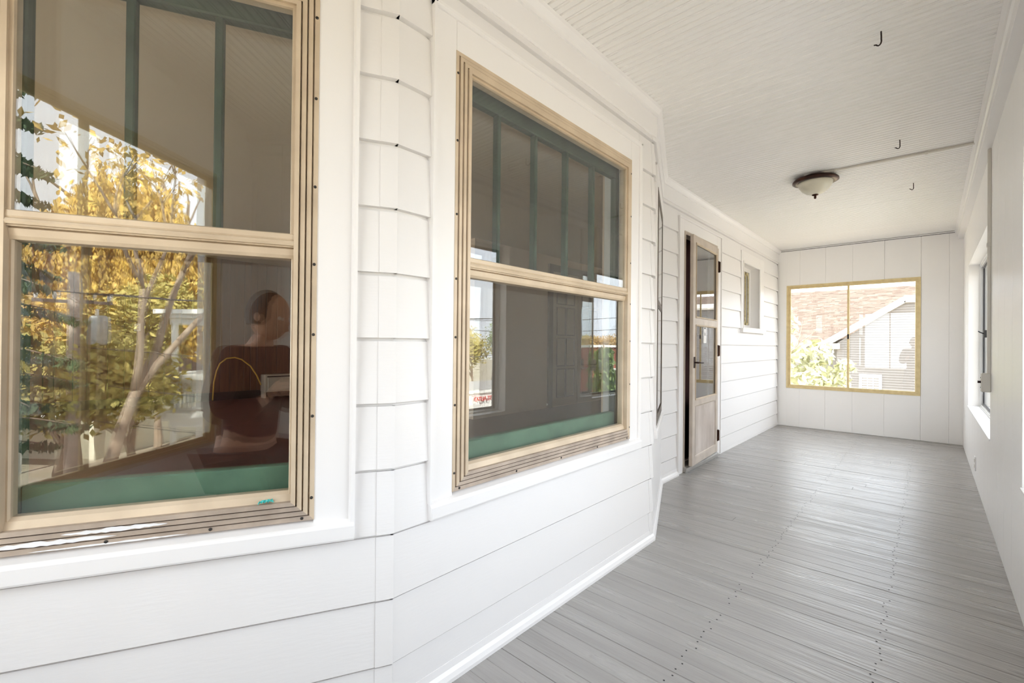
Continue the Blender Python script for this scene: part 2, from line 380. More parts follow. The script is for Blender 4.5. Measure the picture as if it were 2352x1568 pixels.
# frieze boards, crowns and shoe mouldings
n_trim = [0]
def trim(fr, prof, label, a=0, b=None, m='trim'):
    n_trim[0] += 1
    o = MB().extrude(prof, lambda p, t: (t, p[0], p[1]), a, fr.L if b is None else b).build('trim_%d' % n_trim[0], W[m]); fr.put(o)
    return tag(o, label, 'trim', kind='structure')
FRZ = [(.0, 2.24), (-.020, 2.24), (-.022, 2.25), (-.022, 2.350), (-.030, 2.352), (-.034, 2.365), (-.050, 2.385), (-.054, H), (.0, H)]
SHOE = [(.0, .0), (-.034, .0), (-.034, .012), (-.028, .026), (-.020, .036), (-.018, .058), (.0, .062)]
for fr, nm, e in ((FN, 'nearest bay face', .01), (FM, 'middle bay face', .012), (FF, 'far bay face', 0)):
    trim(fr, FRZ, 'white frieze board under the ceiling along the '+nm, 0 if fr is not FM else -.01, fr.L+e)
    trim(fr, SHOE, 'white shoe moulding on the floor along the '+nm, 0 if fr is not FM else -.007, fr.L+e*.7)
trim(FL, FRZ, 'white frieze board under the ceiling above the storm door')
trim(FL, SHOE, 'short white shoe moulding between bay and storm door', 0, sl(3.72))
trim(FL, [(0, 0), (-.016, 0), (-.016, .03), (0, .034)], 'thin white shoe moulding from storm door to end wall', sl(4.76), FL.L)
trim(FL2, FRZ, 'white frieze board on the house wall behind the camera')

# ------------------------------------------------------------------ end wall with slider window
EW = (-1.446-XL, -.082-XL, .521, 1.909)
we = wall('wall_end', FE, [EW], 'white vertical panelled wall closing the porch end', W['panel'], th=.10, e0=.1, e1=.1)
seams = [XL-.02, -1.29, -1.005, -.72, -.41, -.080, .157, XR+.02]
for a, b in zip(seams, seams[1:]):
    for r in rects(a-XL+.0006, b-XL-.0006, .004, H-.006, [EW]):
        bevel(MB().box(r[0], r[1], -.008, 0, r[2], r[3]).build('wall_panel', W['panel'], we), .0012)
def slider(idx, fr, h, fm, label, yd, depth=.045, latch=True, outer=.018, lap=True, mat_sash=None):
    """a two light sliding window; h = opening; yd = depth of the frame's front"""
    w = empty('window_%d' % idx, (fr.p.x, fr.p.y, 0), fr.rz, label, 'window', kind='structure')
    a, b, c, d = h
    pf = [(0, yd+depth), (0, yd), (outer, yd), (outer, yd+.008), (outer+.010, yd+.008), (outer+.010, yd+depth)]
    for nm, mb in zip(('frame_jamb', 'frame_jamb', 'frame_sill', 'frame_head'), ring(a, b, c, d, pf)): mb.build(nm, W[fm], w)
    mid = (a+b)/2; i = outer+.008; ms = W[mat_sash or fm]
    for k, (p, q, ys) in enumerate(((a+i, mid+.012, yd+.022), (mid-.012, b-i, yd+.012))):
        for nm, mb in zip(('sash_stile', 'sash_stile', 'sash_rail', 'sash_rail'), ring(p, q, c+i, d-i, [(0, ys+.012), (0, ys), (.020, ys), (.022, ys+.004), (.022, ys+.012)])):
            mb.build(nm, ms, w)
        MB().box(p+.018, q-.018, ys+.004, ys+.007, c+i+.018, d-i-.018).build('glass', W['glassC'], w)
    if latch:
        MB().box(mid-.009, mid+.009, yd-.002, yd+.013, (c+d)/2-.03, (c+d)/2+.03).build('latch', W['black'], w)
    return w
MB().box(.01, XC-XL, -.0085, 0, H-.021, H-.016).build('top_joint', W['gap'], we)
w4 = slider(4, FE, EW, 'gold', 'gold framed two light sliding window in the end wall', -.014)
trim(FE, [(-.0, H-.016), (-.024, H-.016), (-.024, H-.004), (0, H-.004)], 'thin white moulding where the end wall meets the ceiling', .03, XC-XL)

# ------------------------------------------------------------------ right wall with openings
sr = lambda Y: YE-Y
OPN = [(4.03, 6.25), (.52, 2.72)]
holes_r = [(sr(b), sr(a), .515, t) for (a, b), t in zip(OPN, (1.885, 1.885))]
wr = wall('wall_right', FRt, holes_r, 'white panelled outer wall of the porch with deep window openings', W['panel'], th=.13, e0=.1, e1=.1)
p = 0.0
while p < FRt.L:
    q = min(p+.292, FRt.L)
    for r in rects(p+.001, q-.001, .0, 2.31, holes_r):
        bevel(MB().box(r[0], r[1], -.008, 0, r[2], r[3]).build('wall_panel', W['panel'], wr), .001)
    p = q
labs = ['white sliding porch window in the right wall nearest the end wall', 'sliding porch window beside the camera opposite the middle bay window']
for k, h in enumerate(holes_r):
    slider(5+k, FRt, h, 'wframe', labs[k], .070, latch=True, mat_sash='dkalu')
    n_trim[0] += 1
    o = MB().box(h[0]+.001, h[1]-.001, -.014, .070, h[2], h[2]+.012).build('trim_%d' % n_trim[0], W['trim']); FRt.put(o)
    tag(bevel(o, .002), ['white sill board of the far right porch window', 'white sill board of the porch window beside the camera'][k], 'sill', kind='structure')
trim(FRt, [(0, 2.30), (-.052, 2.30), (-.056, 2.306), (-.056, 2.345), (-.064, 2.350), (-.066, 2.375), (-.078, 2.392), (-.080, H+.01), (0, H+.01)], 'white boxed beam along the top of the right wall', 0.0, FRt.L)
RW = (XR+.050, XR+1.446, .510, 2.000)
wb = wall('wall_rear', FB, [RW], 'white panelled wall behind the camera', W['panel'], th=.10, e0=.1, e1=.1)
slider(7, FB, RW, 'gold', 'gold framed sliding window behind the camera, seen only in reflections', -.014)

# ------------------------------------------------------------------ storm door
dw = empty('door_1', (FL.p.x, FL.p.y, 0), FL.rz, 'tan aluminium storm door standing slightly ajar', 'door', kind='structure')
a, b = sl(3.83), sl(4.635)
for x0, x1 in ((sl(3.725), a), (b, sl(4.745))):
    bevel(MB().box(x0, x1, -.020, .05, 0, 2.155).build('side_casing', W['trim'], dw), .002)
    MB().box(x0-.010 if x0 < a-.01 and x1 <= a else x1, x0 if x1 <= a else x1+.010, -.030, 0, 0, 2.155).build('back_band', W['trim'], dw)
bevel(MB().box(a, b, -.020, .05, 2.058, 2.155).build('head_casing', W['trim'], dw), .002)
MB().box(sl(3.715), sl(4.755), -.030, 0, 2.155, 2.167).build('back_band', W['trim'], dw)
for x0, x1 in ((a, a+.022), (b-.018, b)):
    MB().box(x0, x1, -.026, .04, .045, 2.030).build('door_frame', W['alu'], dw)
MB().box(a, b, -.026, .04, 2.030, 2.06).build('door_frame', W['alu'], dw)
bevel(MB().extrude([(-.045, .0), (-.050, .036), (-.028, .050), (.04, .055), (.04, .0)], lambda p, t: (t, p[0], p[1]), a, b).build('threshold', W['thresh'], dw), .003)
MB().box(a+.001, b-.001, .070, .110, .056, 2.05).build('inner_door', W['wood'], dw)
leaf = empty('door_leaf', (b-.016, -.030, 0), math.radians(3.2)); leaf.parent = dw
lw = -.752   # the leaf reaches from x = lw to 0 in its own frame, latch side at lw
def dl(nm, x0, x1, y0, y1, z0, z1, m='alu', bv=.003):
    o = MB().box(x0, x1, y0, y1, z0, z1).build(nm, W[m], leaf); return bevel(o, bv) if bv else o
dl('stile', lw, lw+.070, -.012, .018, .055, 2.030); dl('stile', -.060, 0, -.012, .018, .055, 2.030)
dl('rail', lw+.07, -.06, -.011, .017, 1.968, 2.030); dl('rail', lw+.07, -.06, -.011, .017, 1.262, 1.322)
dl('rail', lw+.07, -.06, -.011, .017, .560, .612); dl('rail', lw+.07, -.06, -.011, .017, .055, .122)
for z0, z1 in ((1.322, 1.968), (.612, 1.262)):
    for nm, mb in zip(('glazing_bead',)*4, ring(lw+.07, -.06, z0, z1, [(0, -.004), (0, -.017), (.006, -.017), (.013, -.006), (.013, -.004)])): mb.build(nm, W['storm'], leaf)
    MB().box(lw+.075, -.065, -.002, .001, z0, z1).build('glass', W['glassC'], leaf)
MB().box(lw+.07, -.06, -.004, .004, .122, .560).build('kick_panel', W['kick'], leaf)
for mb in ring(lw+.070, -.06, .122, .560, [(0, -.003), (0, -.013), (.008, -.011), (.012, -.003)]): mb.build('panel_bead', W['alu'], leaf)
hd = MB().box(lw+.022, lw+.046, -.018, -.012, .890, .985).tube([(lw+.034, -.016, .937), (lw+.034, -.05, .937), (lw+.042, -.056, .937), (lw+.125, -.058, .934)], .007, 8).build('handle', W['iron'], leaf)
for z in (1.85, 1.034, .212):
    hg = MB().box(-.022, .012, -.018, -.012, z-.055, z+.055).tube([(.004, -.020, z-.05), (.004, -.020, z+.05)], .007, 8).build('hinge', W['bronze'], leaf)
stk = MB().box(-.440, -.352, -.0035, -.0022, 1.105, 1.252).build('safety_sticker', W['plate'], leaf)
MB().box(-.420, -.372, -.0040, -.0034, 1.232, 1.246).build('header_bar', W['black'], stk)
fg = [(-.402, 1.172), (-.388, 1.170), (-.383, 1.182), (-.386, 1.196), (-.392, 1.205), (-.393, 1.226), (-.398, 1.226), (-.399, 1.204), (-.405, 1.190)]
MB().extrude(fg, lambda p, t: (p[0], t, p[1]), -.0040, -.0034).build('pictogram', W['screw'], stk)
ln = MB()
for i in range(6): ln.box(-.428, -.366-(.02 if i in (2, 5) else 0), -.0039, -.0034, 1.118+i*.008, 1.1205+i*.008)
ln.build('print_lines', W['race'], stk)

# ------------------------------------------------------------------ small leaded window
w9 = empty('window_8', (FL.p.x, FL.p.y, 0), FL.rz, 'small white cased window with lancet leaded glass', 'window', kind='structure')
a, b, c, d = sm_h
for x0, x1 in ((a-.058, a), (b, b+.185)):
    bevel(MB().box(x0, x1, -.021, .02, c-.004, 2.15).build('side_casing', W['trim'], w9), .002)
bevel(MB().box(a, b, -.021, .02, d, 2.15).build('head_casing', W['trim'], w9), .002)
for mb in ring(a-.004, b+.004, c-.004, d+.004, [(0, -.018), (0, -.028), (.012, -.028), (.018, -.018)]): mb.build('bead', W['trim'], w9)
bevel(MB().box(a-.072, b+.20, -.045, .02, c-.050, c-.004).build('sill', W['trim'], w9), .004)
for mb in ring(a, b, c, d, [(0, .13), (0, -.018), (.006, -.018), (.006, .13)]): mb.build('reveal', W['trim'], w9)
for nm, mb in zip(('sash_stile', 'sash_stile', 'sash_rail', 'sash_rail'), ring(a+.006, b-.006, c+.006, d-.006, [(0, .12), (0, .085), (.045, .085), (.045, .12)])): mb.build(nm, W['trim'], w9)
MB().box(a+.045, b-.045, .105, .109, c+.045, d-.045).build('glass', W['glassC'], w9)
W['cream'] = mat('cream_lead_bars', lin(226, 214, 172), .45, noise=30, col2=lin(190, 172, 120))
ga, gb, gc, gd = a+.05, b-.05, c+.05, d-.05
n = 5; st = (gb-ga)/n
for k in range(n+1):
    x = ga+st*k
    MB().box(x-.006, x+.006, .094, .106, gc+.10, gd-.10).build('lead_bar', W['cream'], w9)
for k in range(n):
    xm = ga+st*(k+.5)
    for zb, zt in ((gd-.10, gd), (gc+.10, gc)):
        for sx in (-1, 1):
            MB().tube([(xm+sx*st/2, .100, zb), (xm+sx*st*.42, .100, zb+(zt-zb)*.45), (xm, .100, zt)], .006, 6).build('lancet_bar', W['cream'], w9)
            MB().tube([(xm+sx*st/2, .100, zt), (xm+sx*st*.5, .100, zb)], .004, 6).build('lead_bar', W['cream'], w9)

# ------------------------------------------------------------------ rooms behind the bay, seen dimly through the glass
ZI, XF, YF0 = .12, -8.5, -2.4
fi = MB().add([(x, y, z) for z in (ZI-.1, ZI) for x, y in ((XF-.2, YF0-.2), (XL-.10, YF0-.2), (XL-.10, -.05), (Ap.x-.12, Ap.y+.04), (Bp.x-.12, Bp.y-.04), (XL-.10, 3.3), (XL-.115, YE+.3), (XF-.2, YE+.3))],
     [tuple(range(8))[::-1], tuple(range(8, 16))]+[(i, (i+1) % 8, (i+1) % 8+8, i+8) for i in range(8)]).build('floor', W['ifloor'])
tag(fi, 'dark red brown floor of the room inside the bay windows', 'floor', kind='structure')
ci = MB().add([(x, y, z) for z in (2.42, 2.46) for x, y in ((XF-.2, YF0-.2), (XL-.02, YF0-.2), (XL-.02, -.05), (Ap.x-.08, Ap.y+.04), (Bp.x-.08, Bp.y-.04), (XL-.02, 3.3), (XL-.02, YE+.3), (XF-.2, YE+.3))],
     [tuple(range(8))[::-1], tuple(range(8, 16))]+[(i, (i+1) % 8, (i+1) % 8+8, i+8) for i in range(8)]).build('ceiling', W['iceil'])
tag(ci, 'cream plaster ceiling of the room inside the bay windows', 'ceiling', kind='structure')
FP = Fr(Vector((XF, YF0)), Vector((XF, 3.9)))
wp = wall('wall_paneled', FP, [(.2, 2.0, .75, 2.1)], 'brown wood panelled wall at the back of the inside room', W['ibase'], th=.15, z0=ZI-.1, z1=2.42)
slider(10, FP, (.2, 2.0, .75, 2.1), 'wframe', 'added unseen window letting daylight in through the panelled inside wall', .04)  # added where the porch cannot see it, to brighten the inside room
y = 0
while y < FP.L-.01:
    wd = random.choice((.10, .14, .18, .21)); y2 = min(y+wd, FP.L)
    for r in rects(y+.003, y2-.003, ZI+.13, 2.42, [(.2, 2.0, .75, 2.1)]): bevel(MB().box(r[0], r[1], -.012, 0, r[2], r[3]).build('wall_plank', W['ipanel'], wp), .003)
    y = y2
bs = MB().box(XF, XF+.02, YF0, 3.9, ZI, ZI+.13).build('baseboard_paneled', W['ibase']); tag(bs, 'near black baseboard under the brown panelling', 'baseboard', kind='structure')
for nm, bx, lb in (('wall_partition', (XF, -4.25, 3.9, 4.0, ZI, 2.42), 'beige partition wall of the inside room'),
                   ('wall_inner_back', (-4.35, -4.25, 4.0, YE+.2, ZI, 2.42), 'beige inside wall holding the glazed double door'),
                   ('wall_inner_end', (-4.25, XL-.14, YE+.1, YE+.2, ZI, 2.42), 'beige wall at the far end of the inside hall')):
    tag(MB().box(*bx).build(nm, W['iwall']), lb, 'wall', kind='structure')
FS = Fr(Vector((XL-.14, YF0)), Vector((XF, YF0)))
wall('wall_inner_side', FS, [(.8, 6.0, .5, 2.25)], 'beige wall with an added daylight window at the near end of the inside room', W['iwall'], th=.1, z0=ZI, z1=2.42)
slider(9, FS, (.8, 6.0, .5, 2.25), 'wframe', 'added unseen window bringing daylight into the inside room', .02)  # unseen opening put in as extra daylight for the room
# plaster lining on the inner side of the porch walls
for fr, holes, a0, b0, nm, lb in ((FN, [hole(x0n, L1-.207)], 0, L1-.05, 'wall_lining_near', 'beige inside lining of the nearest bay face'),
                      (FM, [hole(s(.951), s(2.128))], .05, FM.L-.05, 'wall_lining_middle', 'beige inside lining of the middle bay face'),
                      (FF, [hole(.205, .891)], .05, FF.L, 'wall_lining_far', 'beige inside lining of the far bay face')):
    o = slab(MB(), a0, b0, ZI, 2.42, .141, .150, holes).build(nm, W['iwall']); fr.put(o); tag(o, lb, 'wall', kind='structure')
d2 = empty('door_2', (-4.25, 5.42, ZI), 0, 'glazed double door on the beige inside wall, seen through the middle window', 'door', kind='structure')
W['dtrim'] = mat('brown_door_trim', lin(96, 70, 58), .45); W['dleaf'] = mat('tan_door_paint', lin(168, 146, 122), .45)
for y0 in (-.02, 1.42): MB().box(0, .03, y0, y0+.10, 0, 2.08).build('side_casing', W['dtrim'], d2)
MB().box(0, .03, -.02, 1.52, 2.08, 2.18).build('head_casing', W['dtrim'], d2)
for y0 in (.08, .755):
    lf = MB().box(.002, .02, y0+.002, y0+.665, .01, 2.075).build('door_leaf', W['dleaf'], d2)
    for zz in (.14, .62, 1.10, 1.58):
        for yy in (.10, .345):
            MB().box(.019, .023, y0+yy, y0+yy+.225, zz, zz+.44).build('pane', W['glassC'], lf)
            for mb in ring(0, .225, 0, .44, [(0, .0), (0, .012), (.008, .012), (.012, .0)]):
                g = MB(); g.add([(.020+v[1], y0+yy+v[0], zz+v[2]) for v in mb.v], mb.f); g.build('glazing_bar', W['dtrim'], lf)
MB().lathe([(.0, .075), (.02, .072), (.030, .055), (.020, .035), (.010, .03), (.010, .0)], (0, 0, 0), 14).build('knob', W['plate'], d2)
kn = d2.children[-1]; kn.rotation_euler = (0, math.pi/2, 0); kn.location = (.03, .06, .70)

ht = empty('wall_heater', (XF+.014, 2.82, ZI), 0, 'low beige wall heater standing against the brown panelling', 'heater')
bevel(MB().box(0, .20, 0, .72, .10, .40).build('cabinet', W['heater'], ht), .012, 2)
bevel(MB().box(.198, .206, .05, .67, .13, .345).build('front_panel', W['heater'], ht), .004)
MB().box(.196, .203, .04, .68, .352, .372).build('top_grille', W['ibase'], ht)
for y0 in (.0, .52, .69): MB().box(.03, .18, y0, y0+.03, 0, .10).build('foot', W['heater'], ht)
cb = MB().tube([(-8.40, 2.80, .34), (-8.40, 2.735, .50), (-8.40, 2.632, .67), (-8.40, 2.50, .78), (-8.40, 2.40, .815), (-8.40, 2.28, .80), (-8.40, 2.187, .72), (-8.42, 2.146, .60), (-8.45, 2.12, .42), (-8.47, 2.11, .13)], .011, 8).build('cable', W['cable'], smooth=True)
tag(cb, 'yellow cable arching up from the beige heater in the inside room', 'cable')
op = empty('wall_outlet', (XF+.014, 1.16, 1.27), 0, 'white outlet plate on the brown panelled wall inside', 'outlet')
bevel(MB().box(0, .006, -.036, .036, -.055, .055).build('plate', W['plate'], op), .002)
for z in (-.022, .022):
    so = MB().box(.006, .008, -.014, .014, z-.013, z+.013).build('socket', W['heater'], op)
    for k in (-.005, .005): MB().box(.008, .0085, k-.001, k+.001, z-.005, z+.005).build('slot', W['black'], so)

# ------------------------------------------------------------------ fittings of the porch
cl = empty('ceiling_light', (-.66, 4.17, H), 0, 'bronze rimmed flush ceiling light with frosted glass bowl', 'ceiling light')
MB().lathe([(.0, -.002), (.105, -.002), (.120, -.012), (.140, -.018), (.152, -.030), (.153, -.040), (.140, -.046), (.124, -.050), (.114, -.044), (.0, -.044)], (0, 0, 0), 40).build('rim', W['bronze'], cl, True)
MB().lathe([(.116, -.044), (.116, -.054), (.108, -.075), (.088, -.105), (.060, -.126), (.030, -.138), (.0, -.142)], (0, 0, 0), 40).build('bowl', W['bowl'], cl, True)
MB().lathe([(.0, -.136), (.022, -.138), (.022, -.144), (.008, -.150), (.009, -.160), (.007, -.170), (.0, -.173)], (0, 0, 0), 20).build('finial', W['bronze'], cl, True)
hooks = [((-.155, 2.425), 'bent iron ceiling hook nearest the camera'), ((-.146, 3.775), 'iron ceiling hook just before the ceiling raceway'), ((-.103, 4.836), 'iron ceiling hook farthest away, beyond the raceway')]
for (x, y), lb in hooks:
    pts = [(0, 0, 0), (.001, 0, -.022)] + [(-.0125+.0135*math.cos(t)+.0, .004*math.sin(t), -.034-.0155*math.sin(t)) for t in [math.radians(q) for q in range(0, 171, 19)]] + [(-.034, .001, -.036)]
    o = MB().tube(pts, .0027, 8).build('ceiling_hook', W['iron'], smooth=True); o.location = (x, y, H); o.rotation_euler = (0, 0, -.75); tag(o, lb, 'hook', 'iron ceiling hooks')
rc = empty('ceiling_raceway', (-.69, 4.085, H), math.atan2(.04, .9), 'flat painted cable raceway on the ceiling beside the light', 'raceway')
bevel(MB().box(0.02, .905, -.011, .011, -.014, 0).build('channel', W['race'], rc), .003)
for x in (.16, .66): bevel(MB().box(x, x+.018, -.015, .015, -.017, 0).build('clip', W['race'], rc), .002)
bevel(MB().box(-.03, .06, -.022, .022, -.020, 0).build('end_box', W['trim'], rc), .004)
bevel(MB().box(-.012, .012, .020, .05, -.030, -.002).build('elbow', W['trim'], rc), .004)
rw = empty('wall_raceway', (XR, 4.005, 0), 0, 'vertical grey raceway with switch box on the right wall', 'raceway')
bevel(MB().box(-.016, 0, -.016, .016, .92, 2.30).build('channel', W['race'], rw), .003)
bevel(MB().box(-.019, 0, -.019, .019, 1.70, 1.725).build('coupling', W['race'], rw), .002)
bx = bevel(MB().box(-.042, 0, -.034, .034, .815, .930).build('switch_box', W['race'], rw), .004)
MB().box(-.056, -.040, -.005, .005, .868, .882).build('switch_toggle', W['iron'], bx)
for z in (.842, .902): MB().box(-.044, -.041, -.003, .003, z-.003, z+.003).build('screw', W['screw'], bx)
wo = empty('wall_outlet', (XR, 5.2, .16), 0, 'small outlet plate low on the right wall below the window', 'outlet')
bevel(MB().box(-.007, 0, -.036, .036, -.056, .056).build('plate', W['plate'], wo), .002)
for z in (-.022, .022): MB().box(-.009, -.006, -.014, .014, z-.013, z+.013).build('socket', W['race'], wo)
lt = empty('sash_lock', (XR+.070, 5.32, 1.20), 0, 'small black lever lock on the far right porch window', 'lock')
bevel(MB().box(-.020, .004, -.012, .012, -.030, .030).build('body', W['black'], lt), .003)
MB().tube([(-.018, 0, .0), (-.040, .004, .012), (-.052, .006, .022)], .005, 6).build('lever', W['black'], lt)
# turquoise scrap and smears of paint on the sill of the nearest window
ps = MB(); pts = []
for i in range(9):
    for j in range(3): pts.append((i*.0045-.018, -.006+j*.005+random.uniform(-.0015, .0015), .002+.010*abs(math.sin(i*1.7+j))*(1 if 0 < i < 8 else .3)))
ps.add(pts, [(i*3+j, i*3+3+j, i*3+4+j, i*3+1+j) for i in range(8) for j in range(2)])
po = ps.build('plastic_scrap', W['teal']); bm_ = po.modifiers.new('s', 'SOLIDIFY'); bm_.thickness = .001
q = FN.p + FN.d*(L1-.322); nrm = Vector((FN.d.y, -FN.d.x)); po.location = (q.x+nrm.x*.024, q.y+nrm.y*.024, .6575); po.rotation_euler = (0, 0, FN.rz)
tag(po, 'crumpled turquoise plastic scrap on the sill of the nearest bay window', 'plastic scrap')
def smear(x0, x1, z, hgt, y):
    n = 22; lo = []; hi = []
    for i in range(n+1):
        x = x0+(x1-x0)*i/n; e = math.sin(math.pi*min(1, i/n))**.5
        lo.append((x, y, z-hgt*(.3+.3*random.random())*e)); hi.append((x, y, z+hgt*(.3+.4*random.random())*e))
    mb = MB(); mb.add(lo+hi, [(i, i+1, i+n+2, i+n+1) for i in range(n)])
    o = mb.build('paint_smear', W['smear'], w1); m = o.modifiers.new('s', 'SOLIDIFY'); m.thickness = .0012; m.offset = 0
smear(x0n+.01, x0n+.26, .621, .010, -.0232); smear(x0n+.16, x0n+.36, .637, .010, -.0272); smear(x0n+.10, x0n+.40, .603, .004, -.0188)
#EXTERIOR
# ------------------------------------------------------------------ outdoors: seen through the end window and reflected in the bay glass
GZ = -3.4
W['grass'] = mat('spring_grass', (.28, .245, .165), .9, noise=.8, col2=(.34, .30, .24), bump=(12, .4))
W['asphalt'] = mat('asphalt', (.27, .26, .25), .9, noise=3, col2=(.32, .31, .30))
W['bark'] = mat('grey_brown_bark', (.22, .16, .11), .9, noise=6, col2=(.34, .27, .20), scale=(1, 1, .3), bump=(14, .5))
W['leafY'] = mat('golden_willow_leaf', (.66, .44, .08), .7, noise=2.2, col2=(.50, .34, .10))
W['leafB'] = mat('budding_tan_leaf', (.52, .34, .11), .7, noise=2.0, col2=(.38, .23, .08))
W['leafO'] = mat('olive_leaf', (.36, .32, .08), .7, noise=2.0, col2=(.44, .34, .09))
W['leafG'] = mat('fresh_green_leaf', (.17, .25, .05), .6, noise=3.0, col2=(.10, .16, .04))
W['leafE'] = mat('dark_evergreen_needle', (.035, .07, .025), .8, noise=4.0, col2=(.07, .11, .04))
W['leafL'] = mat('pale_yellow_leaf', (.62, .60, .38), .6, noise=5.0, col2=(.46, .48, .28))
W['pole'] = mat('weathered_pole', (.36, .30, .25), .9, noise=5, col2=(.28, .22, .18), scale=(3, 3, .2))
W['metalg'] = mat('grey_transformer', (.45, .46, .45), .5, .3)
W['wire'] = mat('black_wire', (.02, .02, .02), .6)
W['hwhite'] = mat('white_house_paint', (.80, .79, .75), .5)
W['hsid'] = mat('grey_clapboard', (.22, .205, .19), .6, noise=10, col2=(.20, .185, .17))
W['hroof'] = mat('tan_brown_shingle', (.112, .086, .070), .9, noise=1.1, col2=(.098, .074, .059), spec=.1)
W['hroof2'] = mat('grey_brown_shingle', lin(120, 104, 90), .85, noise=1.3, col2=lin(98, 84, 74))
W['brick'] = mat('red_brown_brick', lin(150, 88, 70), .8, noise=1.5, col2=lin(124, 70, 58))
W['red'] = mat('red_sign_letter', (.55, .03, .02), .4)
W['hglass'] = mat('dark_house_glass', (.10, .11, .12), .08)
W['blind'] = mat('pale_blind', (.62, .58, .52), .6)
g = MB().box(-40, 90, -80, 90, GZ-.2, GZ).build('ground', W['grass']); tag(g, 'grassy ground below the second floor porch', 'ground', kind='structure')
rd = MB().box(3.4, 7.6, -60, 8.5, GZ, GZ+.03).box(3.4, 8.2, 8.5, 60, GZ, GZ+.03).build('street', W['asphalt']); tag(rd, 'grey asphalt street in front of the houses', 'street', kind='structure')

def branch(mb, p, d, ln, r, depth, tips, spread, rnd, minr=.012):
    pts = [p]; rad = [r]; q = p.copy(); dd = d.copy()
    for i in range(4):
        dd = (dd + Vector((rnd.uniform(-1, 1), rnd.uniform(-1, 1), rnd.uniform(-.4, .7)))*.16).normalized()
        q = q + dd*ln/4; pts.append(q.copy()); rad.append(r*(1-.11*(i+1)))
    mb.tube(pts, rad, 7 if depth > 1 else 5)
    tips.append((q.copy(), depth))
    if depth <= 0: return
    for k in range(rnd.choice((2, 3, 3))):
        nd = (dd + Vector((rnd.uniform(-1, 1), rnd.uniform(-1, 1), rnd.uniform(-.2, .8)))*spread).normalized()
        st = pts[rnd.choice((3, 4))] if k else pts[-1]
        branch(mb, st.copy(), nd, ln*rnd.uniform(.58, .82), max(r*.58, minr), depth-1, tips, spread, rnd, minr)
def leaf_quads(mb, c, n, rad, size, rnd, squash=1.0, hang=0):
    for i in range(n):
        while True:
            o = Vector((rnd.uniform(-1, 1), rnd.uniform(-1, 1), rnd.uniform(-1, 1)))
            if o.length < 1: break
        p = c + Vector((o.x*rad, o.y*rad, o.z*rad*squash))
        a = Vector((rnd.uniform(-1, 1), rnd.uniform(-1, 1), rnd.uniform(-1, 1) - hang*3)).normalized(); b = a.orthogonal().normalized()
        if hang: b = Vector((rnd.uniform(-1, 1), rnd.uniform(-1, 1), 0)).normalized()
        s_ = size*rnd.uniform(.6, 1.3)
        mb.add([p - a*s_, p + b*s_*.45, p + a*s_, p - b*s_*.45], [(0, 1, 2, 3)])
def tree(name, label, base, height, crown, leaf, seed, n=3500, size=.18, trunk=.22, first=.35, depth=4, spread=.75, squash=.8, group=None, cat='tree', bare=False, rad=None):
    rnd = random.Random(seed); e = empty(name, base, 0, label, cat, group)
    tr = MB(); tips = []
    branch(tr, Vector((0, 0, 0)), Vector((rnd.uniform(-.08, .08), rnd.uniform(-.08, .08), 1)), height*first, trunk, depth, tips, spread, rnd)
    tr.build('trunk', W['bark'], e, True)
    if not bare and n:
        lf = MB(); ends = [t for t, d in tips if d <= 2]
        k = max(1, int(n/len(ends)))
        for t in ends: leaf_quads(lf, t, k, rad or crown*.30, size, rnd, squash)
        tag(lf.build('foliage', W[leaf], e), kind='stuff')
    return e
def willow(name, label, base, height, crown, seed):
    rnd = random.Random(seed); e = empty(name, base, 0, label, 'tree'); tr = MB(); tips = []
    branch(tr, Vector((0, 0, 0)), Vector((.05, 0, 1)), height*.45, .45, 3, tips, .8, rnd); tr.build('trunk', W['bark'], e, True)
    lf = MB(); top = height
    for i in range(900):
        a = rnd.uniform(0, 2*math.pi); rr = crown*math.sqrt(rnd.random()); z0 = top*(1-.42*(rr/crown)**2)*rnd.uniform(.84, 1)
        ln = rnd.uniform(.25, .6)*height
        x, y = rr*math.cos(a), rr*math.sin(a); n = int(ln/.35)
        for k in range(n):
            z = z0-k*.35
            if z < 2.0: break
            leaf_quads(lf, Vector((x+rnd.uniform(-.1, .1), y+rnd.uniform(-.1, .1), z)), 3, .16, .17, rnd, 1, hang=1)
    tag(lf.build('foliage', W['leafY'], e), kind='stuff'); return e
willow('willow_tree', 'tall golden weeping willow reflected above the meeting rail of the nearest window', (22.6, -23.8, GZ), 15.0, 4.7, 5)
# dark conifer whose boughs reach in at the left
def conifer(name, label, base, height, r, seed, leaf='leafE', n0=60):
    rnd = random.Random(seed); e = empty(name, base, 0, label, 'tree'); tr = MB()
    tr.tube([(0, 0, 0), (0, 0, height*.5), (0, 0, height)], [.22, .13, .02], 8); lf = MB()
    for i in range(n0):
        z = height*(.18+.8*i/n0); a = i*2.4+rnd.uniform(-.3, .3); L = r*(1-(z/height)*.85)*rnd.uniform(.75, 1.1)
        tip = Vector((L*math.cos(a), L*math.sin(a), z-L*.25)); tr.tube([(0, 0, z), tip*.5+Vector((0, 0, z*.5+.05)), tip], [.035, .02, .008], 4)
        for k in range(9):
            t = (k+1.5)/10; c = Vector((0, 0, z)).lerp(tip, t); leaf_quads(lf, c-Vector((0, 0, .08)), 26, .24*(1.1-.4*t), .085, rnd, .5, hang=.4)
    tr.build('trunk', W['bark'], e, True); tag(lf.build('foliage', W[leaf], e), kind='stuff'); return e
conifer('evergreen_tree', 'dark evergreen with drooping boughs at the left edge of the nearest window reflection', (5.75, -10.1, GZ), 13.5, 2.1, 3)
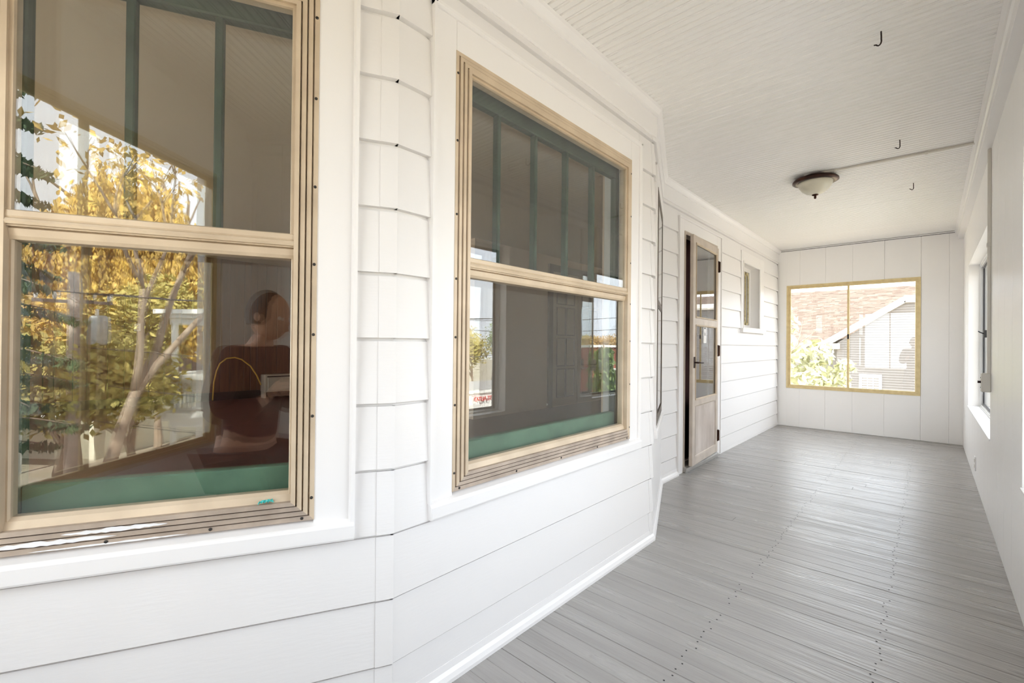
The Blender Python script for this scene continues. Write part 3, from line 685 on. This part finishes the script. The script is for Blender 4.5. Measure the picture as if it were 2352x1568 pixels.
# the big forked tree and the bare tree
tree('forked_tree', 'pale barked forked tree with golden buds standing before the white balconies', (7.2, -9.0, GZ), 9.5, 2.6, 'leafY', 33, n=1300, size=.11, trunk=.17, first=.46, depth=4, spread=.55, rad=.75)
tree('bare_tree', 'tall bare branched tree behind the white workshop', (15.2, 16.4, GZ), 10.0, 2.5, 'leafB', 8, n=260, size=.10, trunk=.30, first=.38, depth=5, spread=.7, rad=.5)
Oc = Vector((-2.444, 1.187))
far = [(20, 38, 9.5, 'leafB'), (75, 42, 9.5, 'leafO'), (120, 40, 10.5, 'leafB'), (165, 44, 10, 'leafY'), (205, 37, 8.5, 'leafB'), (250, 46, 11, 'leafB'), (300, 24, 7, 'leafY'),
       (335, 44, 9.8, 'leafB'), (365, 24, 6.6, 'leafO'), (405, 36, 9.5, 'leafB'), (440, 36, 7.5, 'leafB'), (475, 40, 9.0, 'leafO'), (515, 38, 8.5, 'leafB'), (140, 18, 4.6, 'leafO'), (330, 18, 4.3, 'leafO'), (60, 30, 6.5, 'leafB')]
def w1dir(px):   # real direction met by the reflection at a picture column of the nearest window
    th = math.atan((px-1176)/F_PX)-YAW; d = Vector((math.sin(th), math.cos(th))); n = Vector((math.cos(ANG), -math.sin(ANG))); return d-2*d.dot(n)*n
def wood(name, label, items, seed, n, size):
    """a wood nobody could count: one object, its leaves by colour as parts"""
    rnd = random.Random(seed); tr = MB(); lfs = {}
    for x, y, hgt, lf in items:
        tips = []; branch(tr, Vector((x, y, GZ)), Vector((rnd.uniform(-.08, .08), rnd.uniform(-.08, .08), 1)), hgt*.34, .16, 4, tips, .85, rnd)
        ends = [t for t, d in tips if d <= 2]
        for t in ends: leaf_quads(lfs.setdefault(lf, MB()), t, max(1, int(n/len(ends))), 1.15, size, rnd, .8)
    o = tag(tr.build(name, W['bark']), label, 'trees', kind='stuff')
    for lf, mb in lfs.items(): tag(mb.build('foliage', W[lf], o), kind='stuff')
items = []
for px, dist, hgt, lf in far:
    q = Oc+w1dir(px)*dist; items.append((q.x, q.y, hgt, lf))
wood('woodland', 'tan and olive wood reflected behind everything else in the nearest window', items, 40, 5200, .12)
wood('hedgerow', 'olive and golden trees on the slope reflected above the white workshop', [(24, 24, 5.2, 'leafO'), (28, 31, 6.0, 'leafG'), (33, 29, 6.4, 'leafO'), (25, 36, 5.0, 'leafY'), (25, 44, 5.4, 'leafB'), (29, 50, 6.0, 'leafO'), (33, 57, 6.2, 'leafB')], 80, 4500, .14)
conifer('arborvitae', 'narrow bright green shrub tree reflected at the right of the middle window', (4.3, 10.9, GZ), 4.5, .75, 12, 'leafG', 70)
# leafy tree outside the end window
rnd = random.Random(4); lt_ = empty('leafy_tree', (-3.55, 15.2, GZ+.0), 0, 'pale leaved young tree outside the left pane of the end window', 'tree')
tr = MB(); tips = []; branch(tr, Vector((0, 0, 0)), Vector((.1, -.05, 1)), 2.2, .10, 4, tips, .7, rnd, .008); tr.build('trunk', W['bark'], lt_, True)
lf = MB()
for c, r_, n_ in (((-.2, 0, 4.0), 1.25, 760), ((.7, 0, 3.5), 1.0, 560), ((1.1, .1, 4.25), .50, 160), ((.3, 0, 5.15), .45, 150), ((.25, 0, 5.6), .30, 60), ((1.6, 0, 3.6), .42, 120), ((1.85, 0, 3.95), .24, 40), ((1.5, 0, 2.9), .65, 220), ((.6, .2, 2.4), .9, 300)):
    leaf_quads(lf, Vector(c), n_, r_, .13, rnd, .9)
tag(lf.build('foliage', W['leafL'], lt_), kind='stuff')

# ---- the neighbouring house beyond the end wall
hs = empty('neighbour_house', (-2.3, 31.0, GZ), 0, 'grey clapboard house with tan shingle roof outside the end window', 'house')
EZ, PK, XE, XP_ = 1.30-GZ, 3.50-GZ, -1.55, 1.36     # eave height, clipped gable height, left eave x, start of the flat
XR2 = 2*XP_+2.4-XE-.9
k = 0; z = 0; hw = MB(); ch = .132
gable = lambda z: (max(XE, XE+(z-EZ)*(XP_-XE)/(PK-EZ)) if z > EZ else XE)
hw.add([(XE, .05, 0), (11.9, .05, 0), (11.9, .05, PK), (XP_, .05, PK), (XE, .05, EZ), (XE, .25, 0), (11.9, .25, 0), (11.9, .25, PK), (XP_, .25, PK), (XE, .25, EZ)],
       [(0, 1, 2, 3, 4), (9, 8, 7, 6, 5)]+[(i, (i+1) % 5, (i+1) % 5+5, i+5) for i in range(5)])
hw.build('gable_wall', W['hsid'], hs)
zz = 1.6
while zz < PK-.02:
    z2 = min(zz+ch, PK); a0 = gable(zz); a1 = gable(z2)
    MB().add([(a0, -.0, zz), (11.9, -.0, zz), (11.9, .035, z2), (a1, .035, z2), (a0, .05, zz), (11.9, .05, zz), (11.9, .05, z2), (a1, .05, z2)],
             [(0,1,2,3),(7,6,5,4),(0,4,5,1),(1,5,6,2),(2,6,7,3),(3,7,4,0)]).build('clapboard', W['hsid'], hs); zz = z2
MB().box(-14, XE+.02, .75, .95, 0, EZ+.1).build('main_wall', W['hsid'], hs)
# roof of the main house: a plane of shingle courses rising away from us
RS = math.atan2(3.6, 5.6); rise = math.tan(RS); d0, dep, nC = .15, 5.75, 42
rb = MB().add([(-14, d0, EZ-.12), (12.3, d0, EZ-.12), (12.3, d0+dep, EZ-.12+dep*rise), (-14, d0+dep, EZ-.12+dep*rise), (-14, 2*(d0+dep), EZ-.12), (12.3, 2*(d0+dep), EZ-.12)], [(0, 1, 2, 3), (3, 2, 5, 4), (0, 4, 5, 1), (0, 3, 4), (1, 5, 2)]).build('roof', W['hroof'], hs)
rs = random.Random(2); shm = [W['hroof'], mat('light_tan_shingle', (.13, .102, .084), .9, spec=.1), mat('dark_tan_shingle', (.088, .066, .053), .9, spec=.1)]
for kk, mm in enumerate(shm):
    sh = MB(); r2 = random.Random(9)
    for j in range(nC):
        y0 = d0+dep*j/nC; y1 = d0+dep*(j+1.15)/nC; x = -13.9+r2.uniform(0, .4)
        while x < 11.8:
            w_ = r2.uniform(.18, .55); pick = r2.choice((0, 0, 1, 2))
            if pick == kk and not (gable(EZ+.0) < -99):
                zf = lambda y: EZ-.12+(y-d0)*rise
                h0 = r2.uniform(.008, .014)
                sh.add([(x, y0, zf(y0)+h0), (x+w_, y0, zf(y0)+h0), (x+w_, y1, zf(y1)+.006), (x, y1, zf(y1)+.006), (x, y0, zf(y0)), (x+w_, y0, zf(y0))], [(0, 1, 2, 3), (4, 5, 1, 0)])
            x += w_+.006
    tag(sh.build('roof_shingles', mm, hs), kind='stuff')
# white rake boards, eave return, gutter
def bar(nm, p, q, hgt, y0, y1, m='hwhite'):
    MB().add([(p[0], y0, p[1]), (q[0], y0, q[1]), (q[0], y0, q[1]+hgt), (p[0], y0, p[1]+hgt), (p[0], y1, p[1]), (q[0], y1, q[1]), (q[0], y1, q[1]+hgt), (p[0], y1, p[1]+hgt)],
             [(0,1,2,3),(7,6,5,4),(0,4,5,1),(1,5,6,2),(2,6,7,3),(3,7,4,0)]).build(nm, W[m], hs)
bar('rake_board', (XE-.55, EZ-.12), (XP_, PK), .27, -.28, .10); bar('rake_board', (XP_, PK), (12.1, PK), .27, -.281, .099)
bar('rake_trim', (XE-.5, EZ-.20), (XP_, PK-.08), .09, -.16, .06); bar('rake_trim', (XP_-.05, PK-.08), (12.1, PK-.08), .09, -.16, .06)
bar('eave_return', (XE-.75, EZ-.32), (XE+.15, EZ-.32), .30, -.30, .30); bar('gutter', (-14, EZ-.16), (XE-.5, EZ-.16), .16, .02, .16)
# wing roof seen from its left: from the rake back into the main roof
MB().add([(XE-.55, -.25, EZ+.12), (XP_, -.25, PK+.25), (XP_, dep*.55, PK+.25), (XE-.55, .3, EZ+.12)], [(0, 1, 2, 3)]).add([(XP_, -.25, PK+.25), (12.1, -.25, PK+.25), (12.1, dep*.62, PK+.5), (XP_, dep*.62, PK+.5)], [(0, 1, 2, 3)]).build('wing_roof', W['hroof'], hs)
MB().lathe([(.0, .42), (.085, .42), (.085, -.3), (.0, -.3)], (1.5, d0+3.9, EZ-.12+3.9*rise), 12).build('vent_pipe', W['dkalu'], hs)
def hwin(x0, x1, z0, z1, y, parent, rows=2, cols=3, ny=1, fm='hwhite', tr_=.12):
    f = MB(); f.box(x0-tr_, x1+tr_, y-.05, y+.02, z1, z1+tr_); f.box(x0-tr_, x0, y-.05, y+.02, z0-tr_, z1); f.box(x1, x1+tr_, y-.05, y+.02, z0-tr_, z1); f.box(x0, x1, y-.05, y+.02, z0-tr_, z0)
    o = f.build('window', W[fm], parent); MB().box(x0, x1, y-.005, y+.01, z0, z1).build('pane', W['blind'], o)
    b_ = MB()
    for c in range(1, cols): xx = x0+(x1-x0)*c/cols; b_.box(xx-.015, xx+.015, y-.03, y, z0, z1)
    for r in range(1, rows): q_ = z0+(z1-z0)*r/rows; b_.box(x0, x1, y-.03, y, q_-.015, q_+.015)
    b_.build('muntins', W[fm], o); return o
hwin(-.42, .30, 1.6, -.48-GZ, .02, hs, 3, 3); hwin(-2.75, -2.25, 2.0, -.30-GZ, .74, hs, 2, 2)

# ---- white house with stacked balconies
bh = empty('balcony_house', (11.05, -10.75, GZ), 0, 'white house with stacked balconies reflected in the nearest window', 'house')
MB().box(1.9, 8, 0.2, 6.5, 0, 5.6).build('wall', W['hwhite'], bh)
for nm, z0, o_ in (('porch_roof', 5.22, .30), ('porch_roof', 3.18, .38), ('balcony_deck', 1.98, .22)):
    rf_ = MB().box(-o_, 2.2, -o_, 6.5, z0+.10, z0+.24).box(-o_*.6, 2.2, -o_*.6, 6.5, z0-.02, z0+.10).box(.0, 2.2, 0, 6.5, z0-.22, z0-.02).build(nm, W['hwhite'], bh)
for z0, z1 in ((0, 1.76), (2.2, 2.96), (3.4, 5.0)):
    for y0 in (.02, 1.3, 2.6, 3.9, 5.2): bevel(MB().box(.02, .16, y0, y0+.14, z0, z1).build('column', W['hwhite'], bh), .01)
    MB().box(1.7, 1.84, .02, .16, z0, z1).build('column', W['hwhite'], bh)
for z0 in (.1, 2.22):
    MB().box(.06, .12, .1, 6.4, z0+.62, z0+.70).box(.06, .12, .1, 6.4, z0+.06, z0+.12).box(.1, 1.8, .06, .12, z0+.62, z0+.70).build('hand_rail', W['hwhite'], bh)
    bl = MB().box(.07, .11, .0, .03, z0+.12, z0+.62).build('baluster', W['hwhite'], bh); bl.location = (0, .22, 0)
    for q_ in range(1, 40): copy_piece(bl, bh, (0, .22+q_*.155, 0))
    for q_ in range(10): copy_piece(bl, bh, (.2+q_*.155, .06, 0))
hwx = MB().box(1.86, 1.91, 1.0, 1.9, 3.6, 4.9).build('door', W['blind'], bh)
# ---- shingled house at the left of the reflection
sh_ = empty('shingled_house', (12.6, -22.0, GZ), 0, 'cream house with low shingled roof and white porch reflected at lower left', 'house')
MB().box(.6, 7, 0, 6.4, 0, 2.5).build('wall', mat('cream_siding', (.62, .58, .46), .7), sh_)
MB().add([(0, -.3, 2.4), (0, 6.7, 2.4), (3.8, 6.7, 4.0), (3.8, -.3, 4.0), (7.6, -.3, 2.4), (7.6, 6.7, 2.4)], [(0, 1, 2, 3), (3, 2, 5, 4), (0, 3, 4), (1, 5, 2), (0, 4, 5, 1)]).build('roof', W['hroof2'], sh_)
MB().box(-1.4, .6, .4, 5.8, 1.55, 1.75).build('porch_roof', W['hwhite'], sh_)
for y0 in (.5, 2.2, 3.9, 5.6): MB().box(-1.3, -1.18, y0, y0+.12, 0, 1.55).build('column', W['hwhite'], sh_)
for y0 in (1.2, 3.0, 4.7):
    fo = MB().box(.54, .60, y0-.1, y0+.7, 1.75, 2.4).build('window', W['hwhite'], sh_); MB().box(.53, .545, y0, y0+.6, 1.8, 2.32).build('pane', W['hglass'], fo)
# ---- utility pole and wires
up = empty('utility_pole', (8.15, -10.8, GZ), 0, 'weathered utility pole with crossarm and transformer reflected in the nearest window', 'utility pole')
MB().tube([(0, 0, 0), (0, 0, 6.2)], [.15, .11], 12).build('pole', W['pole'], up, True)
MB().tube([(-.55, -.5, 5.45), (.55, .5, 5.45)], .055, 4).build('crossarm', W['pole'], up)
for t in (-.9, -.45, .45, .9): MB().lathe([(.0, .20), (.03, .19), (.045, .10), (.03, .0), (.0, .0)], (t*.55, t*.5, 5.50), 8).build('insulator', W['hwhite'], up)
tf = MB().lathe([(.0, .78), (.20, .76), (.22, .70), (.22, .04), (.20, .0), (.0, .0)], (.36, .26, 4.35), 16).build('transformer', W['metalg'], up, True)
MB().lathe([(.0, .18), (.04, .16), (.04, .0), (0, 0)], (.36, .26, 5.12), 8).build('bushing', W['hwhite'], tf)
def wire(p, q, sag, label, r=.012):
    p, q = Vector(p), Vector(q); pts = [p.lerp(q, t/14)-Vector((0, 0, sag*4*(t/14)*(1-t/14))) for t in range(15)]
    tag(MB().tube(pts, r, 5).build('overhead_wire', W['wire']), label, 'wire', None)
P_ = lambda dx, dy, z: (8.15+dx, -10.8+dy, z)
for i, t in enumerate((-.9, -.45, .45, .9)):
    wire(P_(t*.55, t*.5, 2.30), (9.6+t*.5, 15-t*.3, 2.2), .5, ['first', 'second', 'third', 'fourth'][i]+' power line on the crossarm counting from its left end')
wire(P_(0, .1, .9), (9.5, 15, .9), .5, 'black cable fixed to the pole just below the transformer'); wire(P_(.1, .1, .0), (9.4, 7.5, -.1), .6, 'middle black cable lower on the utility pole'); wire(P_(0, .1, -.9), (9.3, 7.5, -.9), .6, 'lowest black cable on the utility pole')
wire((5.2, 20, 2.6), (14.5, 12.5, 2.2), .25, 'upper of the two wires crossing the sky above the workshop'); wire((5.2, 20, 2.1), (14.5, 12.5, 1.8), .3, 'lower of the two wires crossing the sky above the workshop')
# ---- white workshop with a red sign
ws = empty('workshop', (8.3, 8.6, GZ), 0, 'low white workshop with red lettering reflected in the middle window', 'workshop')
MB().box(0, 2.6, 0, 6, 0, 2.90).build('wall', W['hwhite'], ws); MB().box(-.06, 2.66, -.06, 6.06, 2.90, 2.98).build('parapet', W['hwhite'], ws); MB().box(0, 2.6, 0, 6, 2.98, 3.0).build('flat_roof', W['asphalt'], ws)
for y0 in (.5, 2.4, 4.3):
    fo = MB().box(-.05, 0, y0, y0+1.1, .7, 1.9).build('window', W['hwhite'], ws); MB().box(-.055, -.045, y0+.1, y0+1.0, .8, 1.8).build('pane', W['hglass'], fo)
td = bpy.data.curves.new('sign_letters', 'FONT'); td.body = 'TS AUTO'; td.size = .19; td.extrude = .01; td.align_x = 'RIGHT'
tmp = bpy.data.objects.new('tmp', td); COL.objects.link(tmp); td.offset = .004
me = bpy.data.meshes.new_from_object(tmp.evaluated_get(bpy.context.evaluated_depsgraph_get())); bpy.data.objects.remove(tmp); me.name = 'sign_letters'
me.materials.clear(); me.materials.append(W['red']); to = bpy.data.objects.new('sign_letters', me); COL.objects.link(to); to.parent = ws
to.matrix_local = Matrix(((0, 0, -1, -.075), (-1, 0, 0, 1.10), (0, 1, 0, 2.66), (0, 0, 0, 1)))
# ---- brick building
bb_ = empty('brick_building', (10.5, 20.0, GZ), 0, 'long red brown brick building reflected at the right of the middle window', 'building')
MB().box(0, 5, 0, 16, 0, 4.35).build('wall', W['brick'], bb_); MB().box(-.1, 5.1, -.1, 16.1, 4.35, 4.47).build('coping', W['hwhite'], bb_)
for y0 in (1.5, 4, 6.5, 9, 11.5):
    fo = MB().box(-.06, 0, y0, y0+1.2, 1.6, 3.2).build('window', W['hwhite'], bb_); MB().box(-.065, -.055, y0+.1, y0+1.1, 1.7, 3.1).build('pane', W['hglass'], fo)

# ------------------------------------------------------------------ the photographer, kneeling behind the camera, met only in the reflections
W['skin'] = mat('skin', lin(206, 160, 134), .5, noise=8, col2=lin(196, 146, 120))
W['shirt'] = mat('dark_maroon_shirt', lin(74, 34, 34), .85, noise=12, col2=lin(60, 28, 30)); W['jeans'] = mat('dark_trousers', lin(42, 40, 46), .85)
W['hair'] = mat('dark_hair', lin(38, 28, 22), .6); W['shoe'] = mat('dark_shoe', lin(30, 28, 28), .6)
def skin_obj(name, verts, edges, radii, m, parent, root=0, sub=2):
    me = bpy.data.meshes.new(name); me.from_pydata(verts, edges, []); o = bpy.data.objects.new(name, me); COL.objects.link(o); o.parent = parent
    md = o.modifiers.new('skin', 'SKIN'); md.use_smooth_shade = True
    for i, v in enumerate(me.skin_vertices[0].data):
        r = radii[i]; v.radius = (r, r) if not isinstance(r, tuple) else r; v.use_root = (i == root); v.use_loose = False
    sb = o.modifiers.new('sub', 'SUBSURF'); sb.levels = sub; sb.render_levels = sub; me.materials.append(m); return o
pn = empty('person', (-.275, -.27, 0), .10, 'person in a dark red shirt kneeling with a tablet, reflected in the nearest window', 'person')
# frame: +y is where the person looks. kneeling upright on both knees, bent a little over the tablet
V = [(0, -.05, .52), (0, -.04, .68), (0, -.02, .84), (0, .0, .97), (0, .02, 1.05), (0, .05, 1.13)]
E_ = [(i, i+1) for i in range(5)]; R_ = [(.15, .12), (.14, .105), (.155, .11), (.16, .105), (.06, .06), (.052, .055)]
for sx in (-1, 1):
    k = len(V); V += [(sx*.17, .0, 1.00), (sx*.22, .0, .88), (sx*.235, -.02, .74), (sx*.20, .06, .74), (sx*.125, .135, .80), (sx*.108, .160, .82)]
    R_ += [.062, .052, .043, .042, .029, .026]; E_ += [(3, k)]+[(k+i, k+i+1) for i in range(5)]
    k = len(V); V += [(sx*.10, -.03, .46), (sx*.12, .06, .26), (sx*.125, .13, .075), (sx*.125, -.03, .065), (sx*.12, -.20, .055), (sx*.12, -.24, .06)]
    R_ += [.092, .082, .062, .056, .04, .036]; E_ += [(0, k)]+[(k+i, k+i+1) for i in range(5)]
body = skin_obj('body', V, E_, R_, W['skin'], pn)
# clothes follow the same skeleton, a little thicker
def part_of(idx, extra): 
    idx = list(idx); mp = {v: i for i, v in enumerate(idx)}
    e2 = [(mp[a], mp[b]) for a, b in E_ if a in mp and b in mp]; rr = [tuple(q+extra for q in R_[i]) if isinstance(R_[i], tuple) else R_[i]+extra for i in idx]
    return [V[i] for i in idx], e2, rr
v_, e_, r_ = part_of([0, 1, 2, 3, 4, 6, 7, 8, 9, 10, 18, 19, 20, 21, 22], .018); skin_obj('shirt', v_, e_, r_, W['shirt'], pn)
v_, e_, r_ = part_of([0, 12, 13, 14, 15, 16, 24, 25, 26, 27, 28], .012); skin_obj('trousers', v_, e_, r_, W['jeans'], pn)
for sx in (-1, 1):
    skin_obj('shoe', [(sx*.12, -.21, .06), (sx*.12, -.26, .05), (sx*.12, -.32, .035), (sx*.12, -.27, .035)], [(0, 1), (1, 2), (1, 3)], [.045, .042, .034, .03], W['shoe'], pn)
# head: a shaped skull with brow, nose, mouth, chin and ears
hm = bmesh.new(); bmesh.ops.create_uvsphere(hm, u_segments=28, v_segments=20, radius=1)
for v in hm.verts:
    x, y, z = v.co; w_ = .076*(1-.22*max(0, -z)**1.5); v.co = Vector((x*w_, y*.095+(.012 if y > 0 and z < -.2 else 0), z*.118))
    if y > .75 and abs(x) < .22 and -.45 < z < .05: v.co.y += .022*(1-abs(x)/.22)
    if y > .7 and abs(abs(x)-.36) < .14 and .0 < z < .2: v.co.y -= .008
    if y > .7 and abs(x) < .3 and -.66 < z < -.52: v.co.y -= .004
me = bpy.data.meshes.new('head'); hm.to_mesh(me); hm.free()
for p_ in me.polygons: p_.use_smooth = True
me.materials.append(W['skin']); hd_ = bpy.data.objects.new('head', me); COL.objects.link(hd_); hd_.parent = body; hd_.location = (0, .075, 1.205); hd_.rotation_euler = (-.30, 0, 0)
for sx in (-1, 1):
    for nm, r_, lc, mm in (('eye', .011, (sx*.030, .150, 1.195), 'hwhite'), ('ear', .019, (sx*.074, .07, 1.20), 'skin')):
        MB().lathe([(r_*math.sin(t), r_*math.cos(t)*(1 if nm == 'eye' else 1.25)) for t in [math.pi*i/8 for i in range(9)]], lc, 12).build(nm, W[mm], body, True)
hh = MB(); n1_, n2_ = 24, 12
for i in range(n2_+1):
    t = math.pi*.62*i/n2_
    for k in range(n1_):
        a = 2*math.pi*k/n1_; f_ = 1 if math.sin(a) < .35 else max(.0, 1-(math.sin(a)-.35)*.75)
        tt = t*f_; hh.v.append((.084*math.sin(tt)*math.cos(a), .070+.104*math.sin(tt)*math.sin(a)-.012, 1.212+.126*math.cos(tt)))
for i in range(n2_):
    for k in range(n1_): hh.f.append((i*n1_+k, i*n1_+(k+1) % n1_, (i+1)*n1_+(k+1) % n1_, (i+1)*n1_+k))
hh.build('hair', W['hair'], pn, True)
# hands: palm, four fingers and a thumb each, closed on the tablet's edges
for sx in (-1, 1):
    palm = [(sx*.108, .160, .82), (sx*.106, .188, .838), (sx*.104, .205, .852)]
    hv = list(palm); he = [(0, 1), (1, 2)]; hr = [.026, (.030, .016), (.030, .014)]
    for i, ln in enumerate((.052, .060, .056, .044)):
        o_ = (i-1.5)*.017; b0 = Vector((sx*.104, .207, .852+o_)); k = len(hv)
        hv += [tuple(b0), tuple(b0+Vector((-sx*.004, ln*.45, .004))), tuple(b0+Vector((-sx*.022, ln*.72, .004))), tuple(b0+Vector((-sx*.040, ln*.70, .002)))]; hr += [.0095, .0088, .008, .0065]; he += [(2, k), (k, k+1), (k+1, k+2), (k+2, k+3)]
    k = len(hv); hv += [(sx*.096, .175, .862), (sx*.086, .186, .882), (sx*.072, .192, .890)]; hr += [.012, .0105, .008]; he += [(1, k), (k, k+1), (k+1, k+2)]
    skin_obj('hand', hv, he, hr, W['skin'], body)
tb = empty('tablet', (-.268, -.036, .855), .10, 'tablet with a white fruit logo held by the kneeling person', 'tablet')
tbm = Matrix.Rotation(.25, 4, 'Z')
bevel(MB().box(-.085, .085, -.004, .004, -.12, .12).build('body', mat('dark_tablet_back', (.03, .03, .035), .35, .3), tb), .003)
ap = []
for i in range(40):
    t = 2*math.pi*i/40; r_ = .030*(1+.10*abs(math.sin(t))-.16*math.exp(-((t-math.pi/2)/.35)**2)-.10*math.exp(-((t-1.5*math.pi)/.3)**2))
    x_, z_ = r_*math.cos(t), r_*math.sin(t)
    if x_ > .016 and abs(z_) < .014: x_ = .034-math.sqrt(max(0, .018**2-z_**2))
    ap.append((x_, z_))
lg = MB().extrude(ap, lambda p, t: (p[0], t, p[1]), .0038, .0052); lg.extrude([(.000, .036), (.006, .052), (.018, .056), (.014, .042)], lambda p, t: (p[0], t, p[1]), .0038, .0052)
lg.build('logo', W['hwhite'], tb)
MB().extrude([(.028*math.cos(2*math.pi*i/20), -.085+.011*math.sin(2*math.pi*i/20)) for i in range(20)], lambda p, t: (p[0], t, p[1]), .0038, .0065).build('camera_bump', W['hwhite'], tb)
